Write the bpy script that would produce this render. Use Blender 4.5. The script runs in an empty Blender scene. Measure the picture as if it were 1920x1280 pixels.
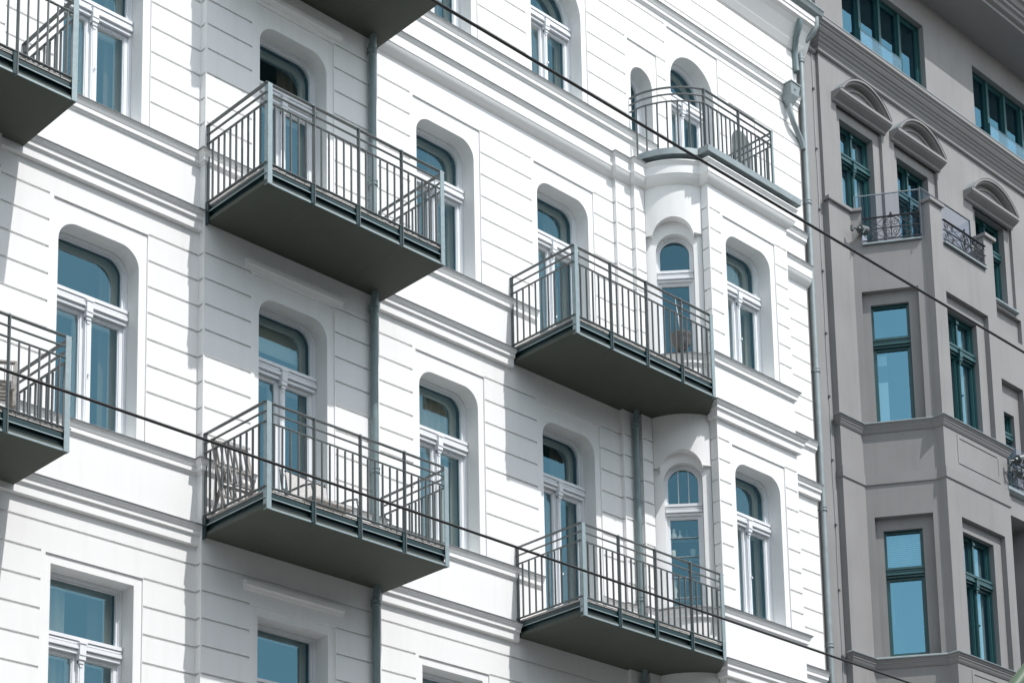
import bpy, bmesh, math, random
from math import sin, cos, pi, radians
from mathutils import Vector, Matrix
from mathutils.geometry import delaunay_2d_cdt

random.seed(7)
SC = bpy.context.scene
COL = SC.collection

# ------------------------------------------------------------------ camera
# shift lens: the photograph's verticals were straightened, so the optical centre lies below the frame
cd = bpy.data.cameras.new('camera')
cam = bpy.data.objects.new('camera', cd); COL.objects.link(cam)
YAW, PITCH, ROLL = 0.754962599, 0.173478061, -0.014219419
cy_, sy_, cp_, sp_ = cos(YAW), sin(YAW), cos(PITCH), sin(PITCH)
fwd = Vector((sy_*cp_, cy_*cp_, sp_)); rt = Vector((cy_, -sy_, 0)); up = rt.cross(fwd)
r2 = cos(ROLL)*rt + sin(ROLL)*up; u2 = -sin(ROLL)*rt + cos(ROLL)*up
m = Matrix((r2, u2, -fwd)).transposed().to_4x4()
m.translation = Vector((0, -17, 1.7))
cam.matrix_world = m
cd.sensor_fit = 'HORIZONTAL'; cd.sensor_width = 36.0
cd.lens = 3548.1*36/1920
cd.shift_x = (960-852.54)/1920
cd.shift_y = (1740.5-640)/1920
cd.clip_start = 0.1; cd.clip_end = 500
SC.camera = cam

# ------------------------------------------------------------------ world, sun, exposure
SUN = Vector((.133, -1.0, 1.43)).normalized()
ELEV = math.asin(SUN.z)
w = bpy.data.worlds.new('World'); SC.world = w; w.use_nodes = True
nt = w.node_tree; nt.nodes.clear()
sky = nt.nodes.new('ShaderNodeTexSky'); sky.sky_type = 'NISHITA'; sky.sun_disc = False
sky.sun_elevation = ELEV
sky.sun_rotation = math.atan2(SUN.x, SUN.y)
sky.air_density = 1.0; sky.dust_density = 1.2; sky.ozone_density = 1.0
hs = nt.nodes.new('ShaderNodeHueSaturation'); hs.inputs['Saturation'].default_value = 0.5; hs.inputs['Hue'].default_value = .47
bg = nt.nodes.new('ShaderNodeBackground'); bg.inputs['Strength'].default_value = 0.145
out = nt.nodes.new('ShaderNodeOutputWorld')
nt.links.new(sky.outputs[0], hs.inputs['Color']); nt.links.new(hs.outputs[0], bg.inputs['Color']); nt.links.new(bg.outputs[0], out.inputs[0])
ld = bpy.data.lights.new('sun', 'SUN'); ld.energy = 2.45; ld.angle = radians(.5); ld.color = (1.0, .985, .965)
sun = bpy.data.objects.new('sun', ld); COL.objects.link(sun)
sun.rotation_euler = (-SUN).to_track_quat('-Z', 'Y').to_euler()
sun.location = (10, -30, 40)
vs = SC.view_settings; vs.view_transform = 'Standard'; vs.look = 'None'; vs.gamma = 1; vs.use_curve_mapping = False
vs.exposure = 0.60

# ------------------------------------------------------------------ materials
def mat(name, col, rough=.7, metal=0., var=.0, vscale=3., bump=0., bscale=60., spec=.5, streak=0.):
    mm = bpy.data.materials.new(name); mm.use_nodes = True
    t = mm.node_tree; b = t.nodes['Principled BSDF']
    b.inputs['Base Color'].default_value = (*col, 1); b.inputs['Roughness'].default_value = rough
    b.inputs['Metallic'].default_value = metal; b.inputs['Specular IOR Level'].default_value = spec
    tc = t.nodes.new('ShaderNodeTexCoord')
    if var > 0 or streak > 0:
        n1 = t.nodes.new('ShaderNodeTexNoise'); n1.inputs['Scale'].default_value = vscale; n1.inputs['Detail'].default_value = 6
        t.links.new(tc.outputs['Object'], n1.inputs['Vector'])
        cr = t.nodes.new('ShaderNodeValToRGB')
        cr.color_ramp.elements[0].position = .3; cr.color_ramp.elements[1].position = .7
        lo = [c*(1-var) for c in col]; hi = [min(1, c*(1+var*.6)) for c in col]
        cr.color_ramp.elements[0].color = (*lo, 1); cr.color_ramp.elements[1].color = (*hi, 1)
        t.links.new(n1.outputs['Fac'], cr.inputs[0]); last = cr.outputs[0]
        if streak > 0:
            mp_ = t.nodes.new('ShaderNodeMapping'); mp_.inputs['Scale'].default_value = (5, 5, .35)
            t.links.new(tc.outputs['Object'], mp_.inputs['Vector'])
            n2 = t.nodes.new('ShaderNodeTexNoise'); n2.inputs['Scale'].default_value = 1.6; n2.inputs['Detail'].default_value = 7
            t.links.new(mp_.outputs[0], n2.inputs['Vector'])
            c2 = t.nodes.new('ShaderNodeValToRGB'); c2.color_ramp.elements[0].position = .5; c2.color_ramp.elements[1].position = .8
            c2.color_ramp.elements[0].color = (1, 1, 1, 1); k = 1-streak; c2.color_ramp.elements[1].color = (k, k, k*.99, 1)
            t.links.new(n2.outputs['Fac'], c2.inputs[0])
            mx = t.nodes.new('ShaderNodeMix'); mx.data_type = 'RGBA'; mx.blend_type = 'MULTIPLY'; mx.inputs[0].default_value = 1
            t.links.new(last, mx.inputs[6]); t.links.new(c2.outputs[0], mx.inputs[7]); last = mx.outputs[2]
        t.links.new(last, b.inputs['Base Color'])
    if bump > 0:
        n3 = t.nodes.new('ShaderNodeTexNoise'); n3.inputs['Scale'].default_value = bscale; n3.inputs['Detail'].default_value = 4
        t.links.new(tc.outputs['Object'], n3.inputs['Vector'])
        bp = t.nodes.new('ShaderNodeBump'); bp.inputs['Strength'].default_value = bump; bp.inputs['Distance'].default_value = .01
        t.links.new(n3.outputs['Fac'], bp.inputs['Height']); t.links.new(bp.outputs[0], b.inputs['Normal'])
    return mm

def glass(name, tint, refl, ior, base):
    mm = bpy.data.materials.new(name); mm.use_nodes = True
    t = mm.node_tree; t.nodes.clear()
    o = t.nodes.new('ShaderNodeOutputMaterial'); mix = t.nodes.new('ShaderNodeMixShader')
    fr = t.nodes.new('ShaderNodeFresnel'); geo = t.nodes.new('ShaderNodeNewGeometry')
    sel = t.nodes.new('ShaderNodeMix'); sel.inputs[2].default_value = ior; sel.inputs[3].default_value = 1/ior   # same reflectance from either side
    t.links.new(geo.outputs['Backfacing'], sel.inputs[0]); t.links.new(sel.outputs[0], fr.inputs['IOR'])
    g = t.nodes.new('ShaderNodeBsdfGlossy'); g.inputs['Color'].default_value = (*refl, 1); g.inputs['Roughness'].default_value = .004
    tr = t.nodes.new('ShaderNodeBsdfTransparent'); tr.inputs['Color'].default_value = (*tint, 1)
    # faint waviness of old panes
    tc = t.nodes.new('ShaderNodeTexCoord'); n = t.nodes.new('ShaderNodeTexNoise'); n.inputs['Scale'].default_value = 1.3
    t.links.new(tc.outputs['Object'], n.inputs['Vector'])
    bp = t.nodes.new('ShaderNodeBump'); bp.inputs['Strength'].default_value = base; bp.inputs['Distance'].default_value = .02
    t.links.new(n.outputs['Fac'], bp.inputs['Height']); t.links.new(bp.outputs[0], g.inputs['Normal'])
    t.links.new(fr.outputs[0], mix.inputs[0]); t.links.new(tr.outputs[0], mix.inputs[1]); t.links.new(g.outputs[0], mix.inputs[2])
    t.links.new(mix.outputs[0], o.inputs[0])
    return mm

M = dict(
    stucco=mat('white_stucco', (.845, .84, .83), .85, var=.02, vscale=1.2, bump=.12, bscale=90, streak=.05),
    trim=mat('white_trim', (.845, .84, .83), .8, bump=.08, bscale=70, var=.02),
    frame=mat('white_window_paint', (.80, .81, .83), .35, var=.02),
    grey=mat('grey_stucco', (.275, .268, .267), .9, var=.09, vscale=.9, bump=.15, bscale=80, streak=.10),
    greytrim=mat('grey_trim', (.262, .256, .255), .85, var=.04, vscale=2, bump=.1),
    steel=mat('grey_green_steel', (.115, .132, .134), .45, metal=.0, var=.10, vscale=8, bump=.03),
    steel_light=mat('galvanised_steel', (.30, .37, .385), .45, metal=.25, var=.12, vscale=14),
    steel_dark=mat('dark_teal_steel', (.009, .036, .040), .4, var=.2, vscale=6),
    soffit=mat('grey_soffit_board', (.068, .077, .062), .8, var=.07, vscale=2.5, bump=.05),
    deck=mat('grey_deck_wood', (.46, .43, .40), .8, var=.25, vscale=9),
    zinc=mat('zinc_sheet', (.29, .335, .345), .5, metal=.3, var=.12, vscale=7),
    zinc_dark=mat('weathered_zinc', (.16, .165, .17), .55, metal=.2, var=.15, vscale=7),
    pipe=mat('green_grey_pipe', (.19, .25, .26), .45, metal=.15, var=.14, vscale=6),
    teal=mat('dark_green_window_paint', (.024, .085, .09), .3, var=.1),
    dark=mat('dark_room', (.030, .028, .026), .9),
    curtain=mat('cream_curtain', (.55, .53, .49), .95, var=.06),
    curtain_dark=mat('brown_curtain', (.13, .115, .10), .95, var=.1),
    blind=mat('pale_blind', (.60, .66, .68), .8),
    iron=mat('black_wrought_iron', (.025, .025, .03), .5),
    wood=mat('weathered_chair_wood', (.30, .28, .26), .8, var=.3, vscale=12),
    rubber=mat('black_cable', (.03, .03, .03), .5),
    pot=mat('terracotta_grey_pot', (.13, .12, .115), .8, var=.12, vscale=10),
    white=mat('white_plastic', (.80, .80, .80), .4),
    cloth=mat('grey_woven_cloth', (.55, .53, .51), .95, var=.15, vscale=40),
    lamp=mat('grey_lamp_metal', (.11, .125, .13), .4, metal=.3),
    lens=mat('lamp_glass', (.35, .42, .45), .1),
    green=mat('green_pole_paint', (.085, .13, .075), .45, var=.08),
    asphalt=mat('asphalt', (.055, .055, .056), .9, var=.2, vscale=4, bump=.3, bscale=120),
    paving=mat('granite_paving', (.40, .39, .375), .85, var=.15, vscale=3, bump=.1),
    glass=glass('window_glass', (.78, .77, .70), (.40, .82, 1.0), 2.35, .07),
    glass2=glass('blue_window_glass', (.66, .76, .78), (.36, .76, .95), 4.2, .03),
    rail_glass=glass('railing_glass', (.90, .92, .96), (.8, .9, 1.0), 1.16, .0),
    attic_glass=glass('blue_balustrade_glass', (.72, .88, .95), (.75, .95, 1.0), 2.4, .0),
    gold=mat('white_porcelain', (.88, .87, .85), .3),
    glassware=mat('dark_glassware', (.05, .10, .13), .15),
    opposite=mat('beige_render', (.46, .44, .41), .9, var=.1, vscale=1),
    terra=mat('terrace_floor', (.4, .4, .4), .9),
)

# ------------------------------------------------------------------ mesh builder
class MB:
    def __init__(s): s.v = []; s.f = []
    def add(s, vs, fs):
        o = len(s.v); s.v += [tuple(p) for p in vs]; s.f += [tuple(i+o for i in f) for f in fs]
    def quad(s, a, b, c, d): s.add([a, b, c, d], [(0, 1, 2, 3)])
    def hexa(s, P): s.add(P, [(0, 3, 2, 1), (4, 5, 6, 7), (0, 1, 5, 4), (1, 2, 6, 5), (2, 3, 7, 6), (3, 0, 4, 7)])
    def box(s, x0, x1, y0, y1, z0, z1):
        s.hexa([(x0, y0, z0), (x1, y0, z0), (x1, y1, z0), (x0, y1, z0), (x0, y0, z1), (x1, y0, z1), (x1, y1, z1), (x0, y1, z1)])
    def mbox(s, mp, u0, u1, v0, v1, d0, d1):
        s.hexa([mp(u0, v0, d0), mp(u1, v0, d0), mp(u1, v0, d1), mp(u0, v0, d1), mp(u0, v1, d0), mp(u1, v1, d0), mp(u1, v1, d1), mp(u0, v1, d1)])
    def bar(s, a, b, wx, wy, upv=(0, 0, 1)):
        a = Vector(a); b = Vector(b); t = (b-a).normalized(); n = t.cross(Vector(upv))
        if n.length < 1e-4: n = t.cross(Vector((1, 0, 0)))
        n.normalize(); q = n.cross(t)
        P = [e+n*sx*wx/2+q*sy*wy/2 for e in (a, b) for sx, sy in ((-1, -1), (1, -1), (1, 1), (-1, 1))]
        s.hexa(P)
    def tube(s, path, r, n=8, caps=True):
        path = [Vector(p) for p in path]; rr = r if isinstance(r, (list, tuple)) else [r]*len(path)
        rings = []; prev = None
        for i, p in enumerate(path):
            t = (path[min(i+1, len(path)-1)]-path[max(i-1, 0)]).normalized()
            if prev is None:
                a = t.cross(Vector((0, 0, 1)))
                if a.length < 1e-3: a = t.cross(Vector((1, 0, 0)))
            else: a = prev-t*prev.dot(t)
            a.normalize(); prev = a; b = t.cross(a)
            rings.append([p+rr[i]*(cos(2*pi*k/n)*a+sin(2*pi*k/n)*b) for k in range(n)])
        o = len(s.v)
        for rg in rings: s.v += [tuple(q) for q in rg]
        for i in range(len(rings)-1):
            for k in range(n):
                s.f.append((o+i*n+k, o+i*n+(k+1) % n, o+(i+1)*n+(k+1) % n, o+(i+1)*n+k))
        if caps:
            s.f.append(tuple(o+k for k in range(n))[::-1]); s.f.append(tuple(o+(len(rings)-1)*n+k for k in range(n)))
    def lathe(s, c, prof, n=20):
        o = len(s.v)
        for r, z in prof:
            for k in range(n): s.v.append((c[0]+r*cos(2*pi*k/n), c[1]+r*sin(2*pi*k/n), c[2]+z))
        for i in range(len(prof)-1):
            for k in range(n): s.f.append((o+i*n+k, o+i*n+(k+1) % n, o+(i+1)*n+(k+1) % n, o+(i+1)*n+k))
        s.f.append(tuple(o+k for k in range(n))[::-1]); s.f.append(tuple(o+(len(prof)-1)*n+k for k in range(n)))
    def sweep(s, path, prof, closed_prof=True, caps=True):
        """path [(x,y)], prof [(p,z)]; p is the outward distance (right hand of the walking direction)"""
        P = [Vector((x, y)) for x, y in path]; N = []
        for i in range(len(P)):
            d0 = (P[i]-P[i-1]).normalized() if i > 0 else None
            d1 = (P[i+1]-P[i]).normalized() if i < len(P)-1 else None
            n0 = Vector((d0.y, -d0.x)) if d0 is not None else None
            n1 = Vector((d1.y, -d1.x)) if d1 is not None else None
            if n0 is None: N.append(n1)
            elif n1 is None: N.append(n0)
            else:
                b = (n0+n1)
                b = b/max(.25, (1+n0.dot(n1)))
                N.append(b)
        k = len(prof); o = len(s.v)
        for p, n in zip(P, N):
            for q, z in prof: s.v.append((p.x+n.x*q, p.y+n.y*q, z))
        kk = k if closed_prof else k-1
        for i in range(len(P)-1):
            for j in range(kk):
                s.f.append((o+i*k+j, o+(i+1)*k+j, o+(i+1)*k+(j+1) % k, o+i*k+(j+1) % k))
        if caps and closed_prof:
            s.f.append(tuple(o+j for j in range(k))); s.f.append(tuple(o+(len(P)-1)*k+j for j in range(k))[::-1])
    def surf(s, mp, outer, holes=(), d=0., extra=()):
        """flat (or mapped) face with holes; hole = (loop, depth, floor, subholes)"""
        pts = []; ed = []
        def addloop(lp):
            o = len(pts); n = len(lp); pts.extend(Vector(p) for p in lp)
            ed.extend((o+i, o+(i+1) % n) for i in range(n))
        addloop(outer)
        for h in holes: addloop(h[0])
        pts.extend(Vector(p) for p in extra)
        vo, eo, fo, _, _, _ = delaunay_2d_cdt(pts, ed, [], 0, 1e-6)
        def inside(p, lp):
            c = False; n = len(lp); x, y = p; j = n-1
            for i in range(n):
                xi, yi = lp[i]; xj, yj = lp[j]
                if (yi > y) != (yj > y) and x < (xj-xi)*(y-yi)/(yj-yi)+xi: c = not c
                j = i
            return c
        keep = []
        for f in fo:
            cx = sum(vo[i][0] for i in f)/len(f); cy = sum(vo[i][1] for i in f)/len(f)
            if inside((cx, cy), outer) and not any(inside((cx, cy), h[0]) for h in holes): keep.append(f)
        s.add([mp(q[0], q[1], d) for q in vo], keep)
        for h in holes:
            lp, dep, floor, sub = h
            n = len(lp)
            for i in range(n):
                a = lp[i]; b = lp[(i+1) % n]
                s.quad(mp(a[0], a[1], d), mp(b[0], b[1], d), mp(b[0], b[1], d+dep), mp(a[0], a[1], d+dep))
            if floor: s.surf(mp, lp, sub, d+dep)
    def ring(s, mp, outer, inner, d0, d1):
        """frame ring between two loops of equal length, front face at d0, inner and outer sides to d1"""
        n = len(outer)
        for i in range(n):
            j = (i+1) % n
            a, b, c, e = outer[i], outer[j], inner[j], inner[i]
            s.quad(mp(*a, d0), mp(*b, d0), mp(*c, d0), mp(*e, d0))
            s.quad(mp(*e, d0), mp(*c, d0), mp(*c, d1), mp(*e, d1))
            s.quad(mp(*b, d0), mp(*a, d0), mp(*a, d1), mp(*b, d1))
    def mesh(s, name, smooth=None):
        me = bpy.data.meshes.new(name); me.from_pydata(s.v, [], s.f); me.update()
        bm = bmesh.new(); bm.from_mesh(me)
        bmesh.ops.remove_doubles(bm, verts=bm.verts, dist=1e-5)
        bmesh.ops.recalc_face_normals(bm, faces=bm.faces); bm.to_mesh(me); bm.free()
        if smooth:
            for p in me.polygons: p.use_smooth = True
            me.set_sharp_from_angle(angle=radians(smooth))
        return me
    def obj(s, name, mt, parent=None, smooth=None):
        me = s.mesh(name, smooth); me.materials.append(M[mt] if isinstance(mt, str) else mt)
        o = bpy.data.objects.new(name, me); COL.objects.link(o)
        if parent is not None: o.parent = parent
        return o

def empty(name, label=None, cat=None, group=None, loc=(0, 0, 0), parent=None):
    o = bpy.data.objects.new(name, None); COL.objects.link(o); o.location = loc; o.empty_display_size = .2
    if label: o['label'] = label; o['category'] = cat
    if group: o['group'] = group
    if parent is not None: o.parent = parent
    return o
def tag(o, label, cat, group=None):
    o['label'] = label; o['category'] = cat
    if group: o['group'] = group
    return o
def structure(o): o['kind'] = 'structure'; return o
def shared(me, name, parent, loc=(0, 0, 0)):
    o = bpy.data.objects.new(name, me); COL.objects.link(o); o.parent = parent; o.location = loc
    return o

# ------------------------------------------------------------------ loops and maps
def rrect(u0, u1, v0, v1, r=0., n=9):
    p = [(u0, v0), (u1, v0)]
    r = min(r, (u1-u0)/2-1e-4)
    if r <= 0.001: return p+[(u1, v1), (u0, v1)]
    for i in range(n+1): a = i/n*pi/2; p.append((u1-r+r*cos(a), v1-r+r*sin(a)))
    for i in range(n+1): a = pi/2+i/n*pi/2; p.append((u0+r+r*cos(a), v1-r+r*sin(a)))
    return p
def wmap(y):                       # a wall parallel to the street, outward -Y
    return lambda u, v, d: (u, y+d, v)
def omap(P0, P1):                  # a wall from P0 to P1 (plan), outward on the right hand
    a = Vector(P0); t = (Vector(P1)-a).normalized(); n = Vector((t.y, -t.x))
    return lambda u, v, d: (a.x+t.x*u-n.x*d, a.y+t.y*u-n.y*d, v)

# ------------------------------------------------------------------ ground
b = MB(); b.box(-150, 250, -150, 150, -.6, -.15); structure(b.obj('ground', 'asphalt'))
b = MB(); b.quad((-150, -18.0, -.146), (250, -18.0, -.146), (250, -4.2, -.146), (-150, -4.2, -.146)); structure(b.obj('road', 'asphalt'))
b = MB(); b.box(-150, 250, -4.2, 1.2, -.145, 0); b.box(-150, 250, -24, -18, -.145, 0); structure(b.obj('pavement', 'paving'))

# unseen houses opposite, behind the camera, added and sized to cut sky light
for x0, x1, h, lab in ((-40, 19, 19, 'unseen tall beige house row added across the street to the left'), (19.02, 42, 15.5, 'unseen low house added across the street opposite the grey building'), (42.02, 95, 19, 'unseen tall beige house row added across the street to the right')):
    hb_ = MB()
    hl = []
    nb = int((x1-x0)/3.2)
    for k in range(nb):
        for q in range(int(h/3.7)):
            hl.append((rrect(x0+1+k*3.2, x0+2.2+k*3.2, 1.2+q*3.7, 3.1+q*3.7), .2, True, []))
    hb_.surf(lambda u, v, d: (u, -25-d, v), rrect(x0, x1, 0, h), hl)
    hb_.quad((x0, -37, 0), (x1, -37, 0), (x1, -37, h), (x0, -37, h)); hb_.quad((x0, -25, 0), (x0, -37, 0), (x0, -37, h), (x0, -25, h)); hb_.quad((x1, -25, 0), (x1, -37, 0), (x1, -37, h), (x1, -25, h))
    ho = empty('apartment_building', lab, 'building', loc=(0, 0, 0)); hb_.obj('wall', 'opposite', ho)
    rb_ = MB(); rb_.hexa([(x0, -37, h+.002), (x1, -37, h+.002), (x1, -24.8, h+.002), (x0, -24.8, h+.002), (x0, -33, h+2), (x1, -33, h+2), (x1, -29, h+2), (x0, -29, h+2)]); rb_.obj('roof', 'zinc_dark', ho)

# =================================================================== WHITE BUILDING
W = empty('apartment_building', 'bright white stucco apartment house with rounded window openings and steel balconies', 'building', loc=(10, 0, 0))
def wp(o): return o
class _P: pass
def keep_world(o, parent):
    o.parent = parent; o.matrix_parent_inverse = Matrix.Translation(-Vector(parent.location))
    return o
def part(mb, name, mt, parent=W, smooth=None):
    o = mb.obj(name, mt, None, smooth); keep_world(o, parent); return o
def group_part(name, loc, parent):
    o = bpy.data.objects.new(name, None); COL.objects.link(o); o.empty_display_size = .2
    o.location = loc; o.parent = parent; o.matrix_parent_inverse = Matrix.Translation(-Vector(parent.location))
    return o
def sub(mb, name, mt, parent, smooth=None):
    """sub-part in world coordinates under a part whose world position is W-independent"""
    o = mb.obj(name, mt, None, smooth); o.parent = parent
    o.matrix_parent_inverse = Matrix.Translation(-PW[parent.name]); return o
PW = {}
def part_at(mb, name, mt, parent=W, smooth=None):
    o = part(mb, name, mt, parent, smooth); PW[o.name] = Vector((0, 0, 0)); return o
def empty_part(name, loc, parent=W):
    o = group_part(name, loc, parent); PW[o.name] = Vector(loc); return o

GD, GH = .022, .030       # groove depth, height
def grooves(zs, ua, ub, panels):
    """rectangular grooves between ua and ub, broken by panels (u0,u1,top,bottom)"""
    hs_ = []
    for z in zs:
        cuts = sorted([(p[0]-.055, p[1]+.006) for p in panels if p[3] < z < p[2]+.035])
        a = ua+.002
        for c0, c1 in cuts:
            if c0-a > .03: hs_.append((a, c0, z))
            a = c1
        if ub-.002-a > .03: hs_.append((a, ub-.002, z))
    return [(rrect(u0, u1, z-GH/2, z+GH/2), GD, True, []) for u0, u1, z in hs_]

G2 = [17.04-.3253*i for i in range(7)]
G1 = [13.405-.3222*i for i in range(8)]
G3 = [20.60-.3253*i for i in range(7)]
G0 = [9.57-.325*i for i in range(9)]
G4 = [22.0-.325*i for i in range(4)]
ALLG = G0+G1+G2+G3+G4

RD = .27                   # depth of the window recess
OPEN = []                  # windows to fill: (map, u0,u1,v0,v1,r,transom, kind)
def opening(u0, u1, v0, v1, r, panel, mp, kind, tr, pd=.02, curtain=None):
    OPEN.append((mp, u0, u1, v0, v1, r, tr, kind, pd, curtain))
    hole = (rrect(u0, u1, v0, v1, r), RD, False, [])
    if panel:
        return (rrect(*panel), pd, True, [hole])
    return hole

def wall_section(mb, mp, ua, ub, za, zb, ops, gz):
    """ops: list of (u0,u1,v0,v1,r,pu0,pu1,ptop,kind,transom,curtain)"""
    holes = []; panels = []
    for o in ops:
        u0, u1, v0, v1, r, p0, p1, pt, kind, tr, cu = o
        panels.append((p0, p1, pt, v0))
        holes.append(opening(u0, u1, v0, v1, r, (p0, p1, v0-.03, pt), mp, kind, tr, .02, cu))
    holes += grooves([g for g in gz if za+.05 < g < zb-.05], ua, ub, panels)
    mb.surf(mp, rrect(ua, ub, za, zb), holes)

# sill levels (S), window tops, transoms per storey
S1, S2, S3, S0 = 10.81, 14.69, 18.34, 6.9
def win(c, st, hw=.53, kind='window', cu=None, pl=.075, pr=.105, bottom=None):
    T = {0: (9.14, 9.245, 8.38, .0, S0), 1: (13.17, 13.40, 12.41, .245, S1), 2: (16.80, 17.035, 16.09, .245, S2), 3: (20.29, 20.60, 19.62, .53, S3)}[st]
    top, pt, tr, r, bot = T
    if bottom is not None: bot = bottom
    return (c-hw, c+hw, bot+.03, top, r, c-hw-pl, c+hw+pr, pt, kind, tr, cu)

wall = MB()
m0 = wmap(0.)
mB = wmap(-.11)
# section left of the left jog (mostly outside the frame) and the bay A
wall_section(wall, mB, 6.6, 9.33, 0, 22.1, [win(7.97, 1, bottom=9.95, kind='door'), win(7.97, 2, bottom=13.95, kind='door'), win(7.97, 3, bottom=17.6, kind='door')], ALLG)
wall_section(wall, m0, 9.33, 12.005, 0, 22.1, [win(10.66, 0, cu='sheer'), win(10.66, 1, cu='edge'), win(10.66, 2, cu='edge'), win(10.66, 3)], ALLG)
wall.surf(omap((9.33, -.11), (9.33, 0)), rrect(0, .11, 0, 22.1), [])
wall_section(wall, mB, 12.005, 14.72, 0, 22.1, [win(13.355, 0, bottom=6.2, kind='door'), win(13.355, 1, bottom=9.95, kind='door', cu='roller'), win(13.355, 2, bottom=13.95, kind='door', cu='dark'), win(13.355, 3, bottom=17.6, kind='door')], ALLG)
# left side face of the bay B with its grooves
def side_face(mb, p0, p1, za, zb, gz):
    L = (Vector(p1)-Vector(p0)).length
    mb.surf(omap(p0, p1), rrect(0, L, za, zb), grooves([g for g in gz if za+.05 < g < zb-.05], 0, L, []))
side_face(wall, (12.005, 0), (12.005, -.11), 0, 22.1, ALLG)
side_face(wall, (14.72, -.11), (14.72, 0), 0, 22.1, ALLG)
# section right of B up to the first pilaster
opsA = [win(16.047, 0), win(16.047, 1, cu='cream'), win(16.047, 2, cu='dark'), win(18.345, 0, bottom=6.2, kind='door'), win(18.345, 1, bottom=9.95, kind='door', cu='dark'), win(18.345, 2, bottom=13.95, kind='door', cu='dark')]
ZK3 = 17.62
wall_section(wall, m0, 14.72, 19.414, 0, ZK3, opsA, ALLG)
# pilaster steps beside the oriel
side_face(wall, (19.414, 0), (19.414, -.06), 0, ZK3, ALLG)
wall_section(wall, wmap(-.06), 19.414, 19.745, 0, ZK3, [], ALLG)
side_face(wall, (19.745, -.06), (19.745, -.134), 0, ZK3, ALLG)
wall_section(wall, wmap(-.134), 19.745, 19.97, 0, ZK3, [], ALLG)
# storey above the oriel: one flat wall from B to the party wall
ops3 = [win(16.047, 3, cu='dark'), win(18.305, 3, cu='dark'), win(21.40, 3, kind='door', bottom=17.75)]
def small(c): return (c-.25, c+.25, 18.37 if c < 21 else 18.0, 19.587, .25, c-.25-.075, c+.25+.105, 19.955, 'small', 0, 'dark')
ops3 += [small(20.172), small(22.612)]
ops4 = [(20.75, 21.68, 21.27, 22.6, 0, 20.70, 21.785, 22.75, 'window', 22.2, None), (17.6, 18.6, 21.27, 22.6, 0, 17.5, 18.75, 22.75, 'window', 22.2, None)]
wall_section(wall, m0, 14.72, 24.17, ZK3, 22.1, ops3, G3+G4)
# wall right of the oriel down to the street
wall_section(wall, m0, 22.45, 24.17, 0, ZK3, [], ALLG)
wall.quad((24.17, 0, 0), (24.17, .14, 0), (24.17, .14, 22.1), (24.17, 0, 22.1))
part(wall, 'wall', 'stucco')
# far side, back and roof so that no light enters the shell
shell = MB(); shell.quad((6.6, 9, 0), (24.3, 9, 0), (24.3, 9, 23), (6.6, 9, 23)); shell.quad((6.6, 0, 0), (6.6, 9, 0), (6.6, 9, 23), (6.6, 0, 23))
shell.quad((24.16, .15, 0), (24.16, 9, 0), (24.16, 9, 23), (24.16, .15, 23)); shell.quad((6.6, 0, 22.1), (24.3, 0, 22.1), (24.3, 9, 25), (6.6, 9, 25))
part(shell, 'roof', 'zinc_dark')

# ------------------------------------------------------------------ oriel with the rounded corner
YC = -.88
XC0, XC1 = 20.54, 22.45
A0, A1 = Vector((19.975, -.134)), Vector((20.535, -.745))
AC = Vector((20.77, .02))
def arc_pts(n=18, off=0.):
    a0 = math.atan2(A0.y-AC.y, A0.x-AC.x); a1 = math.atan2(A1.y-AC.y, A1.x-AC.x)
    if a0 > 0: a0 -= 2*pi
    if a1 < a0: a1 += 2*pi
    R0 = (A0-AC).length; R1 = (A1-AC).length
    out_ = []
    for i in range(n+1):
        f = i/n; a = a0+(a1-a0)*f; R = R0+(R1-R0)*f+off
        out_.append((AC.x+R*cos(a), AC.y+R*sin(a)))
    return out_
ARC = arc_pts()
cum = [0.]
for i in range(1, len(ARC)): cum.append(cum[-1]+math.dist(ARC[i], ARC[i-1]))
AL = cum[-1]
def amap(u, v, d):
    u = min(max(u, 0), AL)
    for i in range(len(ARC)-1):
        if u <= cum[i+1]+1e-9: break
    f = (u-cum[i])/(cum[i+1]-cum[i])
    x = ARC[i][0]+(ARC[i+1][0]-ARC[i][0])*f; y = ARC[i][1]+(ARC[i+1][1]-ARC[i][1])*f
    n = Vector((AC.x-x, AC.y-y)).normalized()
    return (x+n.x*d, y+n.y*d, v)
chord = omap(A0, A1); CL = (A1-A0).length
ori = MB()
# projecting front with one window per storey
wall_section(ori, wmap(YC), XC0, XC1, 0, 17.9, [
    (20.943, 22.017, S1+.03, 13.17, .245, 20.872, 22.13, 13.40, 'window', 12.43, 'dark'),
    (20.943, 22.017, S2+.03, 16.80, .245, 20.872, 22.13, 17.035, 'window', 16.09, 'cream'),
    (20.943, 22.017, S0+.03, 9.14, 0, 20.872, 22.13, 9.245, 'window', 8.38, None)], ALLG)
side_face(ori, (XC0, A1.y), (XC0, YC), 0, 17.9, ALLG)
side_face(ori, (XC1, YC), (XC1, 0), 0, 17.9, ALLG)
part(ori, 'oriel_wall', 'stucco')
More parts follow.
